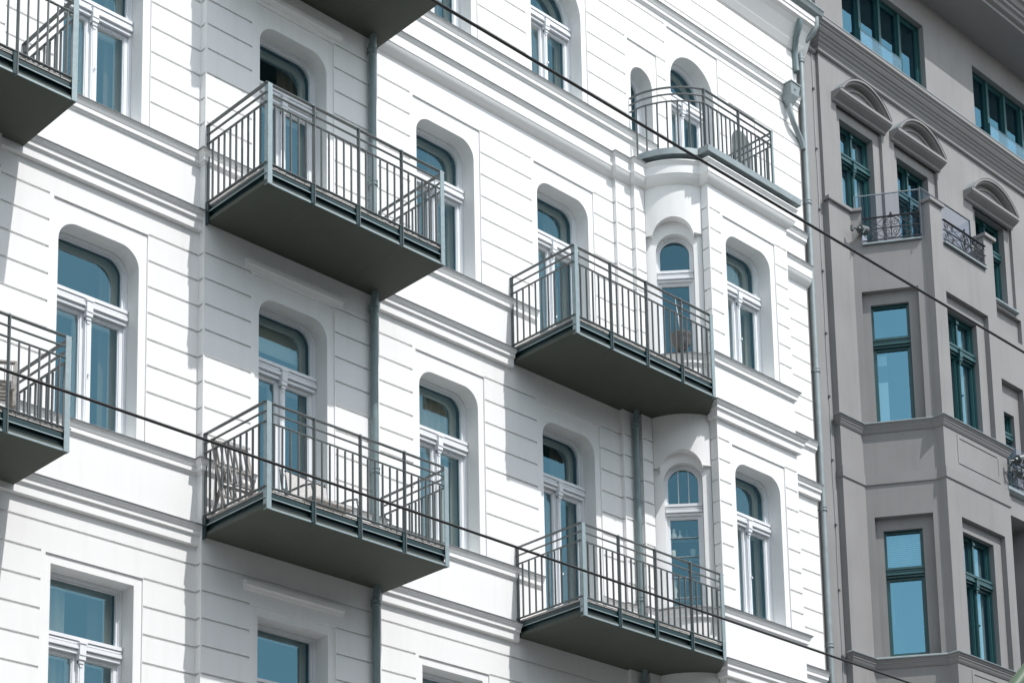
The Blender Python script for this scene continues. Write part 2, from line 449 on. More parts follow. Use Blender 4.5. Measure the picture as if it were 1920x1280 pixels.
# the drum: full cylinder in the parapet zones, flat chord behind the windows, arch cut into the drum above
drum = MB()
def drum_zone(za, zb):
    n = len(ARC)
    for i in range(n-1):
        a, c = ARC[i], ARC[i+1]
        drum.quad((*a, za), (*c, za), (*c, zb), (*a, zb))
FD = .035                      # flat face lies this far behind the chord
def drum_arch(za, zb, u0, u1, vtop):
    """drum wall from za to zb with an arched notch cut from its lower edge"""
    r = (u1-u0)/2; uc = (u0+u1)/2; vs_ = vtop-r
    arc = [(uc+r*cos(a), vs_+r*sin(a)) for a in [pi*k/16 for k in range(17)]]     # from right to left
    lower = [(u, za) for u in cum if u < u0-.01]+[(u0, za)] if vs_ > za else [(0, za)]
    loop = [(u, za) for u in cum if u < u0-.012]+[(u0, za)]+arc[::-1]+[(u1, za)]+[(u, za) for u in cum if u > u1+.012]
    loop += [(u, zb) for u in reversed(cum)]
    ext = [(u, vtop+.04+k*(zb-vtop-.08)/3) for u in cum[1:-1] for k in range(4)]
    drum.surf(amap, loop, [], 0, ext)
    # soffits: the arch reveal and the two level undersides go straight back to the flat face
    def back(u):
        p = amap(u, 0, 0); q = Vector((p[0], p[1])); t = (A1-A0).normalized(); s_ = (q-A0).dot(t)
        return s_
    def toback(u, v): return chord(back(u), v, FD)
    cut = [(u0, za)]+arc[::-1]+[(u1, za)]
    for a, c in zip(cut[:-1], cut[1:]):
        drum.quad(amap(a[0], a[1], 0), amap(c[0], c[1], 0), toback(c[0], c[1]), toback(a[0], a[1]))
    for us in ([u for u in cum if u < u0-.012]+[u0], [u1]+[u for u in cum if u > u1+.012]):
        for a, c in zip(us[:-1], us[1:]):
            drum.quad(amap(a, za, 0), amap(c, za, 0), toback(c, za), toback(a, za))
UO0, UO1 = .145, .70           # window opening in the flat face
for (sb, zb0, zt, ztop, wtop, tr) in ((S1, 13.00, 13.98, 13.22, 13.09, 12.40), (S2, 16.655, 17.9, 16.88, 16.70, 16.06), (S0, 9.0, 10.1, 9.2, 9.05, 8.3)):
    loop_open = rrect(UO0, UO1, sb+.02, wtop, .27)
    drum.surf(chord, rrect(-.0, CL, sb-.02, ztop+.1), [(loop_open, .10, False, [])], FD)
    OPEN.append((lambda u, v, d: chord(u, v, d+FD), UO0, UO1, sb+.02, wtop, .27, tr, 'oriel', -.13, 'shelf' if sb == S1 else None))
    drum_arch(zb0, zt, UO0-.045, UO1+.035, ztop+.02)
    for u_ in (0, CL):          # little returns between flat face and drum edge
        pass
for za, zb in ((9.98, S1), (13.88, S2), (6.1, S0)): drum_zone(za, zb)
part(drum, 'oriel_drum', 'stucco', smooth=35)

# ------------------------------------------------------------------ mouldings
def profS(z): return [(-.01, z+.05), (.08, z), (.08, z-.016), (.066, z-.02), (.058, z-.05), (.046, z-.072), (.040, z-.078), (.040, z-.125), (.020, z-.132), (.012, z-.155), (-.01, z-.16)]
def profK(z): return [(-.01, z+.045), (.13, z), (.13, z-.018), (.118, z-.022), (.110, z-.045), (.098, z-.056), (.090, z-.06), (.090, z-.105), (.074, z-.11), (.062, z-.125), (.060, z-.128), (.060, z-.225), (.045, z-.23), (-.01, z-.232)]
def profT(z): return [(-.01, z+.045), (.15, z), (.15, z-.018), (.138, z-.024), (.128, z-.05), (.118, z-.06), (.115, z-.065), (.115, z-.20), (.108, z-.205), (.098, z-.235), (.075, z-.275), (.045, z-.305), (.012, z-.325), (-.01, z-.33)]
def cover(z): return [(-.012, z+.062), (.088, z+.008), (.088, z-.006), (.0815, z-.006), (.0815, z+.002), (-.012, z+.055)]
PATH_R = [(14.72, 0), (19.414, 0), (19.414, -.06), (19.745, -.06), (19.745, -.134), (19.972, -.134)]+arc_pts(14)[1:]+[(XC0, YC), (XC1, YC), (XC1, 0), (24.19, 0)]
PATH_PIL = PATH_R[1:]
# sill mouldings
for z in (S1, S2):
    for pth in ([(9.33, 0), (12.004, 0)], [(12.006, -.0), (12.006, -.11), (12.74, -.11)], [(13.98, -.11), (14.72, -.11), (14.72, 0), (17.71, 0)], [(18.97, 0)]+PATH_PIL):
        mo = MB(); mo.sweep(pth, profS(z)); part(mo, 'sill_moulding', 'trim')
        mo = MB(); mo.sweep(pth, cover(z)); part(mo, 'sill_flashing', 'zinc_dark')
for pth in ([(14.72, 0), (20.42, 0)], [(22.9, 0), (24.19, 0)]):
    mo = MB(); mo.sweep(pth, profS(S3)); part(mo, 'sill_moulding', 'trim')
    mo = MB(); mo.sweep(pth, cover(S3)); part(mo, 'sill_flashing', 'zinc_dark')
mo = MB(); mo.sweep([(14.72, 0), (24.19, 0)], profS(20.85)); part(mo, 'sill_moulding', 'trim')
mo = MB(); mo.sweep([(14.72, 0), (24.19, 0)], cover(20.85)); part(mo, 'sill_flashing', 'zinc_dark')
# storey cornices
for z in (10.02, 13.925):
    for pth in ([(9.33, 0), (12.003, 0)], [(14.72, 0), (17.2, 0)], [(XC0, -.76), (XC0, YC), (XC1, YC), (XC1, 0), (24.19, 0)]):
        mo = MB(); mo.sweep(pth, profK(z)); part(mo, 'storey_cornice', 'trim')
        mo = MB(); mo.sweep(pth, [(-.012, z+.058), (.138, z+.008), (.138, z-.006), (.1315, z-.006), (.1315, z+.002), (-.012, z+.05)]); part(mo, 'cornice_flashing', 'zinc_dark')
for pth in ([(14.72, 0), (19.414, 0), (19.414, -.06), (19.745, -.06), (19.745, -.134), (19.972, -.134)]+arc_pts(14)[1:]+[(XC0, YC), (XC1, YC), (XC1, 0), (24.19, 0)],):
    mo = MB(); mo.sweep(pth, profT(17.735)); part(mo, 'storey_cornice', 'trim', smooth=25)
mo = MB(); mo.sweep([(14.72, 0), (19.414, 0), (19.414, -.06), (19.745, -.06), (19.745, -.134), (19.9, -.134)], [(-.012, 17.793), (.158, 17.742), (.158, 17.728), (.1515, 17.728), (.1515, 17.736), (-.012, 17.785)]); part(mo, 'cornice_flashing', 'zinc_dark')
mo = MB(); mo.sweep([(XC1, -.5), (XC1, 0), (24.19, 0)], [(-.012, 17.793), (.158, 17.742), (.158, 17.728), (.1515, 17.728), (.1515, 17.736), (-.012, 17.785)]); part(mo, 'cornice_flashing', 'zinc_dark')

# hoods above the balcony doors
for z in (9.46, 13.49, 17.14):
    mo = MB(); mo.sweep([(12.60, -.11), (14.10, -.11)], [(-.01, z+.06), (.05, z+.055), (.05, z-.0), (.03, z-.02), (.02, z-.05), (-.01, z-.055)]); part(mo, 'door_hood', 'trim')

# eaves and gutter
mo = MB(); mo.sweep([(6.6, 0), (24.42, 0)], [(-.01, 21.68), (.02, 21.70), (.08, 21.80), (.18, 22.02), (.24, 22.09), (.30, 22.12), (.30, 22.185), (.315, 22.19), (.315, 22.27), (-.01, 22.27)]); part(mo, 'eaves_cornice', 'trim')
mo = MB(); mo.sweep([(6.6, 0), (24.50, 0)], [(.26, 22.275), (.30, 22.275), (.37, 22.33), (.40, 22.40), (.41, 22.40), (.41, 22.42), (.36, 22.42), (.36, 22.39), (.30, 22.34), (.26, 22.32)]); part(mo, 'gutter', 'zinc')

# ------------------------------------------------------------------ window joinery
def add_window(parent, mp, u0, u1, v0, v1, r, tr, kind, d, cu, paint='frame', gl='glass'):
    """frame, transom, mullion, sashes, panes and the dark room behind; d = depth of the frame's front"""
    c = mp((u0+u1)/2, v0, d)
    nm = 'balcony_door' if kind == 'door' else 'window'
    wn = empty_part(nm, c, parent)
    e = .003
    oL = rrect(u0+e, u1-e, v0+e, v1-e, r); w_ = {'small': .035, 'oriel': .035, 'single': .02, 'window': .036, 'door': .036, 'grey': .03, 'attic': .03}.get(kind, .05)
    iL = rrect(u0+w_, u1-w_, v0+w_*.8, v1-w_*.8, max(r-w_, 0) if r > 0 else 0)
    fr = MB(); fr.ring(mp, oL, iL, d, d+.09)
    w2 = w_*.7; kL = rrect(u0+w2, u1-w2, v0+w2*.8, v1-w2*.8, max(r-w2, 0) if r > 0 else 0)
    fr.ring(mp, oL, kL, d-.014, d)
    sub(fr, 'frame', paint, wn)
    uc = (u0+u1)/2
    def pane(lp, dd=.055):
        g = MB(); g.surf(mp, lp, [], d+dd); sub(g, 'pane', gl, wn)
    def sash(a, b_, z0, z1, w__=.046):
        s_ = MB(); s_.ring(mp, rrect(a, b_, z0, z1), rrect(a+w__, b_-w__, z0+w__*1.3, z1-w__), d+.02, d+.06)
        s_.ring(mp, rrect(a+w__, b_-w__, z0+w__*1.3, z1-w__), rrect(a+w__+.012, b_-w__-.012, z0+w__*1.3+.012, z1-w__-.012), d+.034, d+.06)
        sub(s_, 'sash', paint, wn); pane(rrect(a+w__, b_-w__, z0+w__*1.3, z1-w__))
    i0, i1, zb_, zt_ = u0+w_, u1-w_, v0+w_*.8, v1-w_*.8
    rk = .30 if r > .4 else (.30 if kind in ('small', 'oriel') else .6)
    ri = max(r-w_*rk*2.2, 0) if r > 0 else 0
    if kind == 'small':
        lp = rrect(i0, i1, zb_, zt_, ri)
        s_ = MB(); s_.ring(mp, lp, rrect(i0+.03, i1-.03, zb_+.03, zt_-.03, max(ri-.03, 0)), d+.02, d+.06); sub(s_, 'sash', paint, wn)
        pane(rrect(i0+.03, i1-.03, zb_+.03, zt_-.03, max(ri-.03, 0)))
    elif kind == 'attic':
        n = 4; wd = (i1-i0)/n
        for k in range(n):
            sash(i0+k*wd+.004, i0+(k+1)*wd-.004, zb_, zt_, .035)
            if k:
                mu = MB(); mu.mbox(mp, i0+k*wd-.035, i0+k*wd+.035, zb_, zt_, d-.02, d+.03); sub(mu, 'mullion', paint, wn)
    else:
        # upper light
        lo = tr+.075
        lpU = rrect(i0, i1, lo, zt_, ri); q = .024
        if kind == 'grey':
            sash(i0, uc-.02, lo, zt_, .03); sash(uc+.02, i1, lo, zt_, .03)
            mu = MB(); mu.mbox(mp, uc-.022, uc+.022, lo, zt_, d-.02, d+.05); mu.mbox(mp, uc-.034, uc+.034, zt_-.10, zt_-.05, d-.04, d); sub(mu, 'mullion', paint, wn)
        else:
            s_ = MB(); s_.ring(mp, lpU, rrect(i0+q, i1-q, lo+q, zt_-q, max(ri-q, 0)), d+.02, d+.06); sub(s_, 'sash', paint, wn)
            pane(rrect(i0+q, i1-q, lo+q, zt_-q, max(ri-q, 0)))
        if kind == 'oriel' and cu == 'shelf':
            mu = MB()
            for f in (.36, .67): mu.mbox(mp, i0+(i1-i0)*f-.006, i0+(i1-i0)*f+.006, lo+.03, zt_-.04, d+.035, d+.05)
            sub(mu, 'glazing_bar', paint, wn)
        # transom: stacked mouldings
        t_ = MB()
        t_.mbox(mp, i0-.03, i1+.03, tr-.085, tr+.08, d-.012, d+.06)
        for z0, z1, dp in ((tr+.045, tr+.085, -.052), (tr+.012, tr+.036, -.040), (tr-.045, tr-.004, -.056), (tr-.082, tr-.058, -.026)):
            t_.mbox(mp, u0+.012, u1-.012, z0, z1, d+dp, d)
        if kind in ('window', 'door'):
            for a, b_ in ((u0+.03, uc-.05), (uc+.05, u1-.03)): t_.mbox(mp, a, b_, tr-.098, tr-.084, d-.034, d)
        sub(t_, 'transom', paint, wn)
        hi = tr-.088
        if kind in ('oriel', 'single'):
            sash(i0, i1, zb_, hi, .03)
        else:
            sw = .032 if kind == 'grey' else .046; sash(i0, uc-.028, zb_, hi, sw); sash(uc+.028, i1, zb_, hi, sw)
            mu = MB(); mu.mbox(mp, uc-.030, uc+.030, zb_, hi-.01, d-.024, d+.055)
            mu.mbox(mp, uc-.012, uc+.012, zb_, hi-.16, d-.034, d-.022)
            mu.mbox(mp, uc-.040, uc+.040, tr-.115, tr+.03, d-.075, d)
            mu.mbox(mp, uc-.050, uc+.050, tr+.012, tr+.034, d-.085, d)
            mu.mbox(mp, uc-.042, uc+.042, tr-.165, tr-.112, d-.066, d)
            mu.mbox(mp, uc-.030, uc+.030, tr-.205, tr-.168, d-.052, d)
            mu.mbox(mp, uc-.016, uc+.016, tr-.245, tr-.208, d-.042, d)
            sub(mu, 'mullion', paint, wn)
            kn = MB(); zk = zb_+(hi-zb_)*.47; kn.mbox(mp, uc+.002, uc+.022, zk-.012, zk+.012, d-.06, d-.034); sub(kn, 'handle', paint, wn)
    if kind in ('window', 'door'):
        n_ = MB(); dd = d+.17; k_ = .075
        n_.ring(mp, rrect(i0-.02, i1+.02, tr-.02, zt_+.02, ri), rrect(i0+k_, i1-k_, tr+.09, zt_-.06, max(ri-.05, 0)), dd, dd+.04)
        n_.ring(mp, rrect(i0-.02, uc+.03, zb_-.02, tr-.03), rrect(i0+k_, uc-k_*.9, zb_+.1, tr-.13), dd, dd+.04)
        n_.ring(mp, rrect(uc-.03, i1+.02, zb_-.02, tr-.03), rrect(uc+k_*.9, i1-k_, zb_+.1, tr-.13), dd+.002, dd+.042)
        sub(n_, 'inner_casement', paint, wn)
    # room behind the glass
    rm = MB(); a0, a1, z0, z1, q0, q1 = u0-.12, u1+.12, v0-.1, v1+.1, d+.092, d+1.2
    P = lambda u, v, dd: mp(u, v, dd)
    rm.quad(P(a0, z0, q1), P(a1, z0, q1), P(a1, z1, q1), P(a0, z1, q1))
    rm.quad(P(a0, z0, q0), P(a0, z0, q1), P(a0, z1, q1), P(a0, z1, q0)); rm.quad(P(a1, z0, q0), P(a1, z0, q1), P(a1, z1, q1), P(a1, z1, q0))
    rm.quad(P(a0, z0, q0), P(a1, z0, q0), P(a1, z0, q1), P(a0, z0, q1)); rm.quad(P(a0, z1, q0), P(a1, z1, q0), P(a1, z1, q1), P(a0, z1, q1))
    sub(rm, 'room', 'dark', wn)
    def drape(ua, ub, va, vb, mt, amp=.022, dd=.26):
        cu_ = MB(); n = max(8, int((ub-ua)/.018)); ph = random.random()*6
        pts = [(ua+(ub-ua)*k/n, dd+amp*sin(ph+k*.9)+amp*.5*sin(ph*2+k*.37)) for k in range(n+1)]
        for (x0, y0), (x1, y1) in zip(pts[:-1], pts[1:]):
            cu_.quad(P(x0, va, d+y0), P(x1, va, d+y1), P(x1, vb, d+y1), P(x0, vb, d+y0))
        sub(cu_, 'curtain', mt, wn, smooth=60)
    if cu == 'cream': drape(u0+.0, u0+(u1-u0)*.98, v0, v1, 'curtain', dd=.13 if kind == 'grey' else .26)
    elif cu == 'sheer': drape(u0+.05, u0+(u1-u0)*.45, v0, v1, 'curtain'); drape(u0+(u1-u0)*.75, u1, v0, v1, 'curtain_dark')
    elif cu == 'dark': drape(u0+(u1-u0)*.62, u1+.02, v0, v1, 'curtain_dark')
    elif cu == 'edge': drape(u0+(u1-u0)*.80, u1+.02, v0, v1, 'curtain_dark'); drape(u0-.02, u0+(u1-u0)*.1, v0, v1, 'curtain')
    elif cu == 'roller':
        b_ = MB(); b_.mbox(mp, u0+.03, u1-.03, v1-.42, v1, d+.24, d+.25); sub(b_, 'roller_blind', 'blind', wn)
    elif cu == 'blinds':
        b_ = MB()
        n = int((zt_-tr-.1)/.032)
        for k in range(n): z = zt_-.03-k*.032; b_.mbox(mp, u0+.04, u1-.04, z, z+.02, d+.12, d+.128)
        b_.mbox(mp, u0+.1, u0+.106, v0+.6, tr, d+.12, d+.125); b_.mbox(mp, u0+.05, u0+.056, v0+.05, tr, d+.12, d+.125)
        sub(b_, 'venetian_blind', 'blind', wn)
    elif cu == 'papers':
        b_ = MB(); b_.mbox(mp, u0+.06, u0+.22, tr-.35, tr-.17, d+.09, d+.095); b_.mbox(mp, u0+.06, u0+.22, v0+.02, v0+.8, d+.09, d+.095); sub(b_, 'paper_sheet', 'blind', wn)
    return wn

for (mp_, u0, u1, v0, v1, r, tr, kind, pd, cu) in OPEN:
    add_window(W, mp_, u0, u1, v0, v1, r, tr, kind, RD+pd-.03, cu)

# attic dormer openings under the eaves: recessed windows with a small sill
# ------------------------------------------------------------------ balconies
BAR_H = .74
bar_me = MB(); bar_me.box(-.006, .006, -.013, .013, 0, BAR_H); BAR = bar_me.mesh('baluster'); BAR.materials.append(M['steel'])
bar_me = MB(); bar_me.box(-.013, .013, -.006, .006, 0, BAR_H); BARS = bar_me.mesh('baluster'); BARS.materials.append(M['steel'])
def balcony(x0, x1, yw, yf, zb, posts, right, left_bars=True, lat=None):
    """right = ((xr,yr)) where the right-hand side meets the wall"""
    base = Vector((x0, yw, zb))
    B = empty_part('balcony', base, W)
    xr, yr = right
    plan = [(x0, yw), (x0, yf), (x1, yf), (xr, yr)]
    # soffit plate
    s_ = MB(); inner = [(xr+.25, .25), (x0, .25)]
    pl = plan+inner
    off = []
    n = len(pl)
    s_.add([(x, y, zb+.004) for x, y in pl]+[(x, y, zb+.05) for x, y in pl], [tuple(range(n))[::-1], tuple(range(n, 2*n))]+[(i, (i+1) % n, n+(i+1) % n, n+i) for i in range(n)])
    sub(s_, 'soffit', 'soffit', B)
    for f in (.26, .76):
        e = MB(); e.box(x0+(x1-x0)*f-.002, x0+(x1-x0)*f+.002, yf+.03, yw-.03 if abs(xr-x1) < .05 else -.3, zb+.001, zb+.0035)
        sub(e, 'soffit_seam', 'steel', B)
    # channel beam round the edge
    e = MB(); e.sweep(plan, [(-.004, zb+.008), (-.004, zb+.024), (-.036, zb+.026), (-.036, zb+.122), (-.08, zb+.122), (-.08, zb+.010)]); sub(e, 'edge_beam', 'steel_dark', B)
    e = MB(); e.box(x0+.03, x1-.01, yf-.010, yf-.0045, zb-.001, zb+.022); sub(e, 'drip_edge', 'steel_light', B)
    e = MB(); e.sweep(plan, [(.004, zb+.124), (.004, zb+.136), (-.012, zb+.138), (-.012, zb+.198), (-.05, zb+.2), (-.05, zb+.126)]); sub(e, 'fascia', 'steel_dark', B)
    e = MB(); e.sweep(plan, [(.0075, zb+.1225), (.0075, zb+.1345), (.0045, zb+.1345), (.0045, zb+.1225)]); sub(e, 'drip_edge', 'steel_light', B)
    # deck boards
    dk = MB(); x = x0+.01
    while x < x1-.02:
        dk.box(x, min(x+.128, x1-.01), yf+.004, yw-.005 if x < 14.7 or x1 < 15 else -.005, zb+.207, zb+.232); x += .138
    sub(dk, 'decking', 'deck', B)
    top = zb+1.252
    # posts: flat plates set edge-on to the street, with dark brackets over the beam
    for i, px in enumerate(posts):
        p = MB()
        if i in (0, len(posts)-1):
            a, c = (px-.004, px+.06) if i == 0 else (px-.056, px+.008)
            p.box(a, c, yf-.022, yf-.012, zb-.004, top+.005)
            xx = px-.004 if i == 0 else px-.002
            p.box(xx, xx+.01, yf-.011, yf+.045, zb-.004, top+.005)
            sub(p, 'post', 'steel_light', B)
        else:
            p.box(px-.006, px+.006, yf-.026, yf+.026, zb+.0, top+.01); sub(p, 'post', 'steel', B)
            p = MB(); p.tube([(px, yf, top+.006), (px, yf, top+.028)], .009, 8); sub(p, 'post_cap', 'steel_light', B)
            p = MB(); p.box(px-.05, px-.008, yf-.018, yf+.02, zb-.002, zb+.236)
            for zz in (.035, .085, .16): p.tube([(px-.0075, yf-.012, zb+zz), (px+.012, yf-.012, zb+zz)], .007, 6)
            sub(p, 'bracket', 'steel_dark', B)
    # side posts at the wall and the rails
    p = MB(); p.box(x0-.006, x0+.006, yw-.05, yw-.005, zb-.02, top); sub(p, 'post', 'steel', B)
    p = MB(); p.box(x0-.02, x0-.007, yw-.06, yw-.002, zb-.03, zb+.235); sub(p, 'bracket', 'steel_dark', B)
    if yr > yf+.3 and abs(xr-x1) < .05:
        p = MB(); p.box(x1-.006, x1+.006, yr-.05, yr-.005, zb-.0, top); sub(p, 'post', 'steel', B)
    for z, wd in ((zb+.256, .04), (zb+1.018, .03), (zb+1.138, .03), (zb+1.252, .045)):
        rl = MB(); h = .01
        rl.sweep(plan if abs(xr-x1) < .05 else [plan[0], plan[1], plan[2], (x1+(xr-x1)*.32, yf+(yr-yf)*.32)], [(wd/2-.002, z-h/2), (wd/2-.002, z+h/2), (-wd/2-.002, z+h/2), (-wd/2-.002, z-h/2)])
        sub(rl, 'handrail' if z > zb+1.2 else 'rail', 'steel', B)
    # balusters, each its own object
    base_v = PW[B.name]
    xs = []
    for a, c in zip(posts[:-1], posts[1:]):
        k = max(2, round((c-a)/.114))
        xs += [a+(c-a)*j/k for j in range(1, k)]
    for x in xs: shared(BAR, 'baluster', B, Vector((x, yf, zb+.262))-base_v)
    k = round((yw-yf)/.118)
    for j in range(1, k): shared(BARS, 'baluster', B, Vector((x0, yf+(yw-yf)*j/k, zb+.262))-base_v)
    if abs(xr-x1) < .05:
        k = round((yr-yf)/.118)
        for j in range(1, k): shared(BARS, 'baluster', B, Vector((x1, yf+(yr-yf)*j/k, zb+.262))-base_v)
    return B
def four(x0, x1): return [x0+(x1-x0)*k/4 for k in range(5)]
for zb in (9.885, 13.785, 17.385):
    balcony(12.035, 14.79, -.11, -1.262, zb, four(12.045, 14.78), (14.79, 0.))
for zb in (9.86, 13.78):
    balcony(6.80, 9.62, -.11, -1.13, zb, four(6.81, 9.61), (9.62, 0.))
for zb in (9.868, 13.775):
    balcony(17.225, 20.13, 0., -1.185, zb, [17.235, 17.955, 18.69, 19.43, 20.12], (20.53, -.735))

# ------------------------------------------------------------------ roof terrace of the oriel: zinc edge and curved railing
TP = [(19.86, -.05)]+arc_pts(14, .0)+[(XC0, YC), (XC1, YC), (XC1, 0)]
z_ = MB(); z_.sweep(TP[1:], [(-.3, 17.93), (.185, 17.90), (.185, 17.80), (.17, 17.80), (.17, 17.81), (-.3, 17.80)]); part(z_, 'terrace_edging', 'zinc', smooth=30)
z_ = MB(); n = len(TP); pl = TP+[(19.86, .0)]
z_.add([(x, y, 17.925) for x, y in pl], [tuple(range(len(pl)))]); part(z_, 'terrace_floor', 'terra')
TR = empty_part('terrace_railing', (20.5, -.9, 17.9), W)
def cat(P, n=6):
    out_ = []
    for i in range(len(P)-1):
        a, b_, c, d_ = (Vector(P[max(i-1, 0)]), Vector(P[i]), Vector(P[i+1]), Vector(P[min(i+2, len(P)-1)]))
        for k in range(n):
            t = k/n; q = .5*((2*b_)+(c-a)*t+(2*a-5*b_+4*c-d_)*t*t+(3*b_-a-3*c+d_)*t**3); out_.append((q.x, q.y))
    return out_
RARC = cat([(19.86, .0), (19.88, -.2), (19.98, -.43), (20.11, -.61), (20.30, -.785), (20.50, -.905)])
rp = RARC+[(20.50, -.905), (22.16, -.905), (22.16, 0)]
for z, wd in ((18.70, .03), (18.815, .03), (18.925, .04)):
    rl = MB(); rl.sweep(rp, [(wd/2, z-.006), (wd/2, z+.006), (-wd/2, z+.006), (-wd/2, z-.006)]); sub(rl, 'handrail' if z > 18.9 else 'rail', 'steel', TR)
for x, y in ((20.50, -.905), (21.325, -.905), (22.15, -.905)):
    p = MB(); p.box(x-.008, x+.008, y-.024, y+.024, 17.9, 18.935); sub(p, 'post', 'steel', TR)
p = MB(); p.box(22.12, 22.155, -.93, -.918, 17.9, 18.935); sub(p, 'post', 'steel_light', TR)
tb = MB(); tb.box(-.006, .006, -.012, .012, 0, .80); TB = tb.mesh('baluster'); TB.materials.append(M['steel'])
pv = PW[TR.name]
for k in range(1, 16):
    if k != 8 and k != 15+1: shared(TB, 'baluster', TR, Vector((20.50+1.65*k/16, -.905, 17.895))-pv)
ap = RARC
for k in range(4, 30, 4): shared(TB, 'baluster', TR, Vector((ap[k][0], ap[k][1], 17.895))-pv)
for k in range(1, 8): shared(TB, 'baluster', TR, Vector((22.16, -.905+.905*k/8, 17.895))-pv)

# ------------------------------------------------------------------ downpipes, hopper
def pipe(name, pts, r, mt, joints, parent=W):
    b_ = MB(); b_.tube(pts, r, 14); o = part_at(b_, name, mt, parent, smooth=50)
    for (x, y, z) in joints:
        c = MB(); c.lathe((x, y, z), [(r+.003, -.05), (r+.013, -.045), (r+.016, -.03), (r+.008, -.02), (r+.008, .0), (r+.015, .01), (r+.015, .028), (r+.004, .035)], 16)
        c.box(x-.012, x+.012, y, y+.22, z-.005, z+.01)
        k = c.obj('collar', mt); k.parent = o; k.matrix_parent_inverse = Matrix.Translation(-Vector(W.location)).inverted() @ Matrix.Translation(-Vector(W.location))
    return o
def sunk(zt): return [(14.58, -.30, zt+.02), (14.58, -.27, zt-.06), (14.58, -.20, zt-.16)]
for zt, zl in ((17.385, 13.99), (13.785, 10.09), (9.885, 5.0)):
    pipe('downpipe', [(14.58, -.205, zt+.03), (14.58, -.195, zt-.06), (14.58, -.175, zt-.14), (14.58, -.175, zl)], .05, 'pipe', [(14.58, -.175, zt-.20)]+([(14.58, -.175, zl+1.32)] if zl > 9 else []))
for zt, zl in ((13.775, 10.09), (9.868, 5.0)):
    pipe('downpipe', [(19.62, -.15, zt+.03), (19.62, -.14, zt-.06), (19.62, -.125, zt-.14), (19.62, -.125, zl)], .045, 'pipe', [(19.62, -.125, zt-.22), (19.62, -.125, zl+.85)])
# the main rainwater pipe at the party wall
pipe('downpipe', [(24.40, -.30, 22.3), (24.40, -.30, 22.16), (24.38, -.22, 22.02), (24.33, -.08, 21.92), (24.29, -.02, 21.80), (24.30, -.02, 21.5), (24.30, -.02, 0)], .05, 'zinc',
     [(24.30, -.02, z) for z in (21.6, 19.0, 16.0, 13.6, 11.3)])
pipe('downpipe', [(24.00, -.26, 22.1), (24.00, -.24, 21.98), (24.03, -.14, 21.84), (24.10, -.06, 21.72), (24.13, -.03, 21.60), (24.13, -.05, 21.3)], .05, 'pipe', [])
hb = MB()
def frustum(x0, x1, y0, y1, z0, X0, X1, Y0, Y1, z1): hb.hexa([(x0, y0, z0), (x1, y0, z0), (x1, y1, z0), (x0, y1, z0), (X0, Y0, z1), (X1, Y0, z1), (X1, Y1, z1), (X0, Y1, z1)])
frustum(23.73, 23.93, -.20, -.01, 20.66, 23.705, 23.955, -.225, -.005, 20.85); hb.box(23.692, 23.968, -.238, -.004, 20.852, 20.872)
frustum(23.79, 23.87, -.13, -.04, 20.52, 23.73, 23.93, -.20, -.01, 20.658)
hb.tube([(23.83, -.213, 20.76), (23.83, -.225, 20.76)], .02, 10)
part(hb, 'rain_hopper', 'zinc')
pipe('downpipe', [(23.815, -.10, 20.52), (23.815, -.10, 20.40), (23.90, -.09, 20.26), (24.06, -.06, 20.14), (24.17, -.04, 20.05), (24.23, -.03, 19.93)], .045, 'zinc', [])

# =================================================================== GREY BUILDING
G = empty('apartment_building', 'grey stucco townhouse with dark green windows and an angular oriel', 'building', loc=(28, 0, 0))
gw = MB()
mg = wmap(0.)
OPEN.clear()
def gopen(mp, u0, u1, v0, v1, tr, kind, rec=None, rd=.06, dep=.2, cu=None):
    OPEN.append((mp, u0, u1, v0, v1, 0, tr, kind, (rd if rec else 0)+dep, cu))
    hole = (rrect(u0, u1, v0, v1), dep, False, [])
    if rec: return (rrect(*rec), rd, True, [hole])
    return hole
GX0, GX1 = 24.84, 46.
holes = [
    gopen(mg, 25.645, 28.255, 22.45, 24.135, 0, 'attic', dep=.14),
    gopen(mg, 29.915, 32.52, 22.45, 24.11, 0, 'attic', dep=.14),
    gopen(mg, 34.1, 36.7, 22.45, 24.11, 0, 'attic', dep=.14),
    gopen(mg, 25.46, 26.455, 18.30, 21.07, 20.45, 'grey', (25.30, 26.655, 18.25, 21.38), .06, .16, cu='cream'),
    gopen(mg, 27.19, 28.20, 18.30, 21.07, 20.45, 'grey', (27.04, 28.42, 18.25, 21.40), .06, .16, cu='dark'),
    gopen(mg, 29.76, 30.78, 19.40, 21.07, 20.45, 'grey', (29.60, 30.97, 19.36, 21.25), .06, .16),
    gopen(mg, 29.72, 30.80, 15.60, 17.25, 16.80, 'grey', (29.45, 31.0, 15.5, 17.80), .12, .12, cu='cream'),
    gopen(mg, 29.72, 30.80, 11.6, 13.6, 12.9, 'grey', (29.45, 31.05, 11.4, 15.1), .5),
    (rrect(29.45, 31.1, 18.75, 19.245), .08, True, []),
    gopen(mg, 33.6, 34.6, 19.40, 21.07, 20.45, 'grey'), gopen(mg, 33.6, 34.6, 15.6, 17.3, 16.8, 'grey'), gopen(mg, 33.6, 34.6, 11.6, 13.6, 12.9, 'grey'),
]
gw.surf(mg, rrect(GX0, GX1, 0, 24.66), holes)
gw.surf(omap((GX0, .06), (GX0, 0)), rrect(0, .06, 0, 24.66), [])
gw.surf(wmap(.06), rrect(24.41, GX0, 0, 24.66), [])
gw.surf(omap((24.41, .14), (24.41, .06)), rrect(0, .08, 0, 24.66), [])
gw.surf(wmap(.14), rrect(24.165, 24.41, 0, 24.66), [])
gw.quad((24.31, .15, 0), (24.31, 9, 0), (24.31, 9, 24.66), (24.31, .15, 24.66))
part(gw, 'wall', 'grey', G)
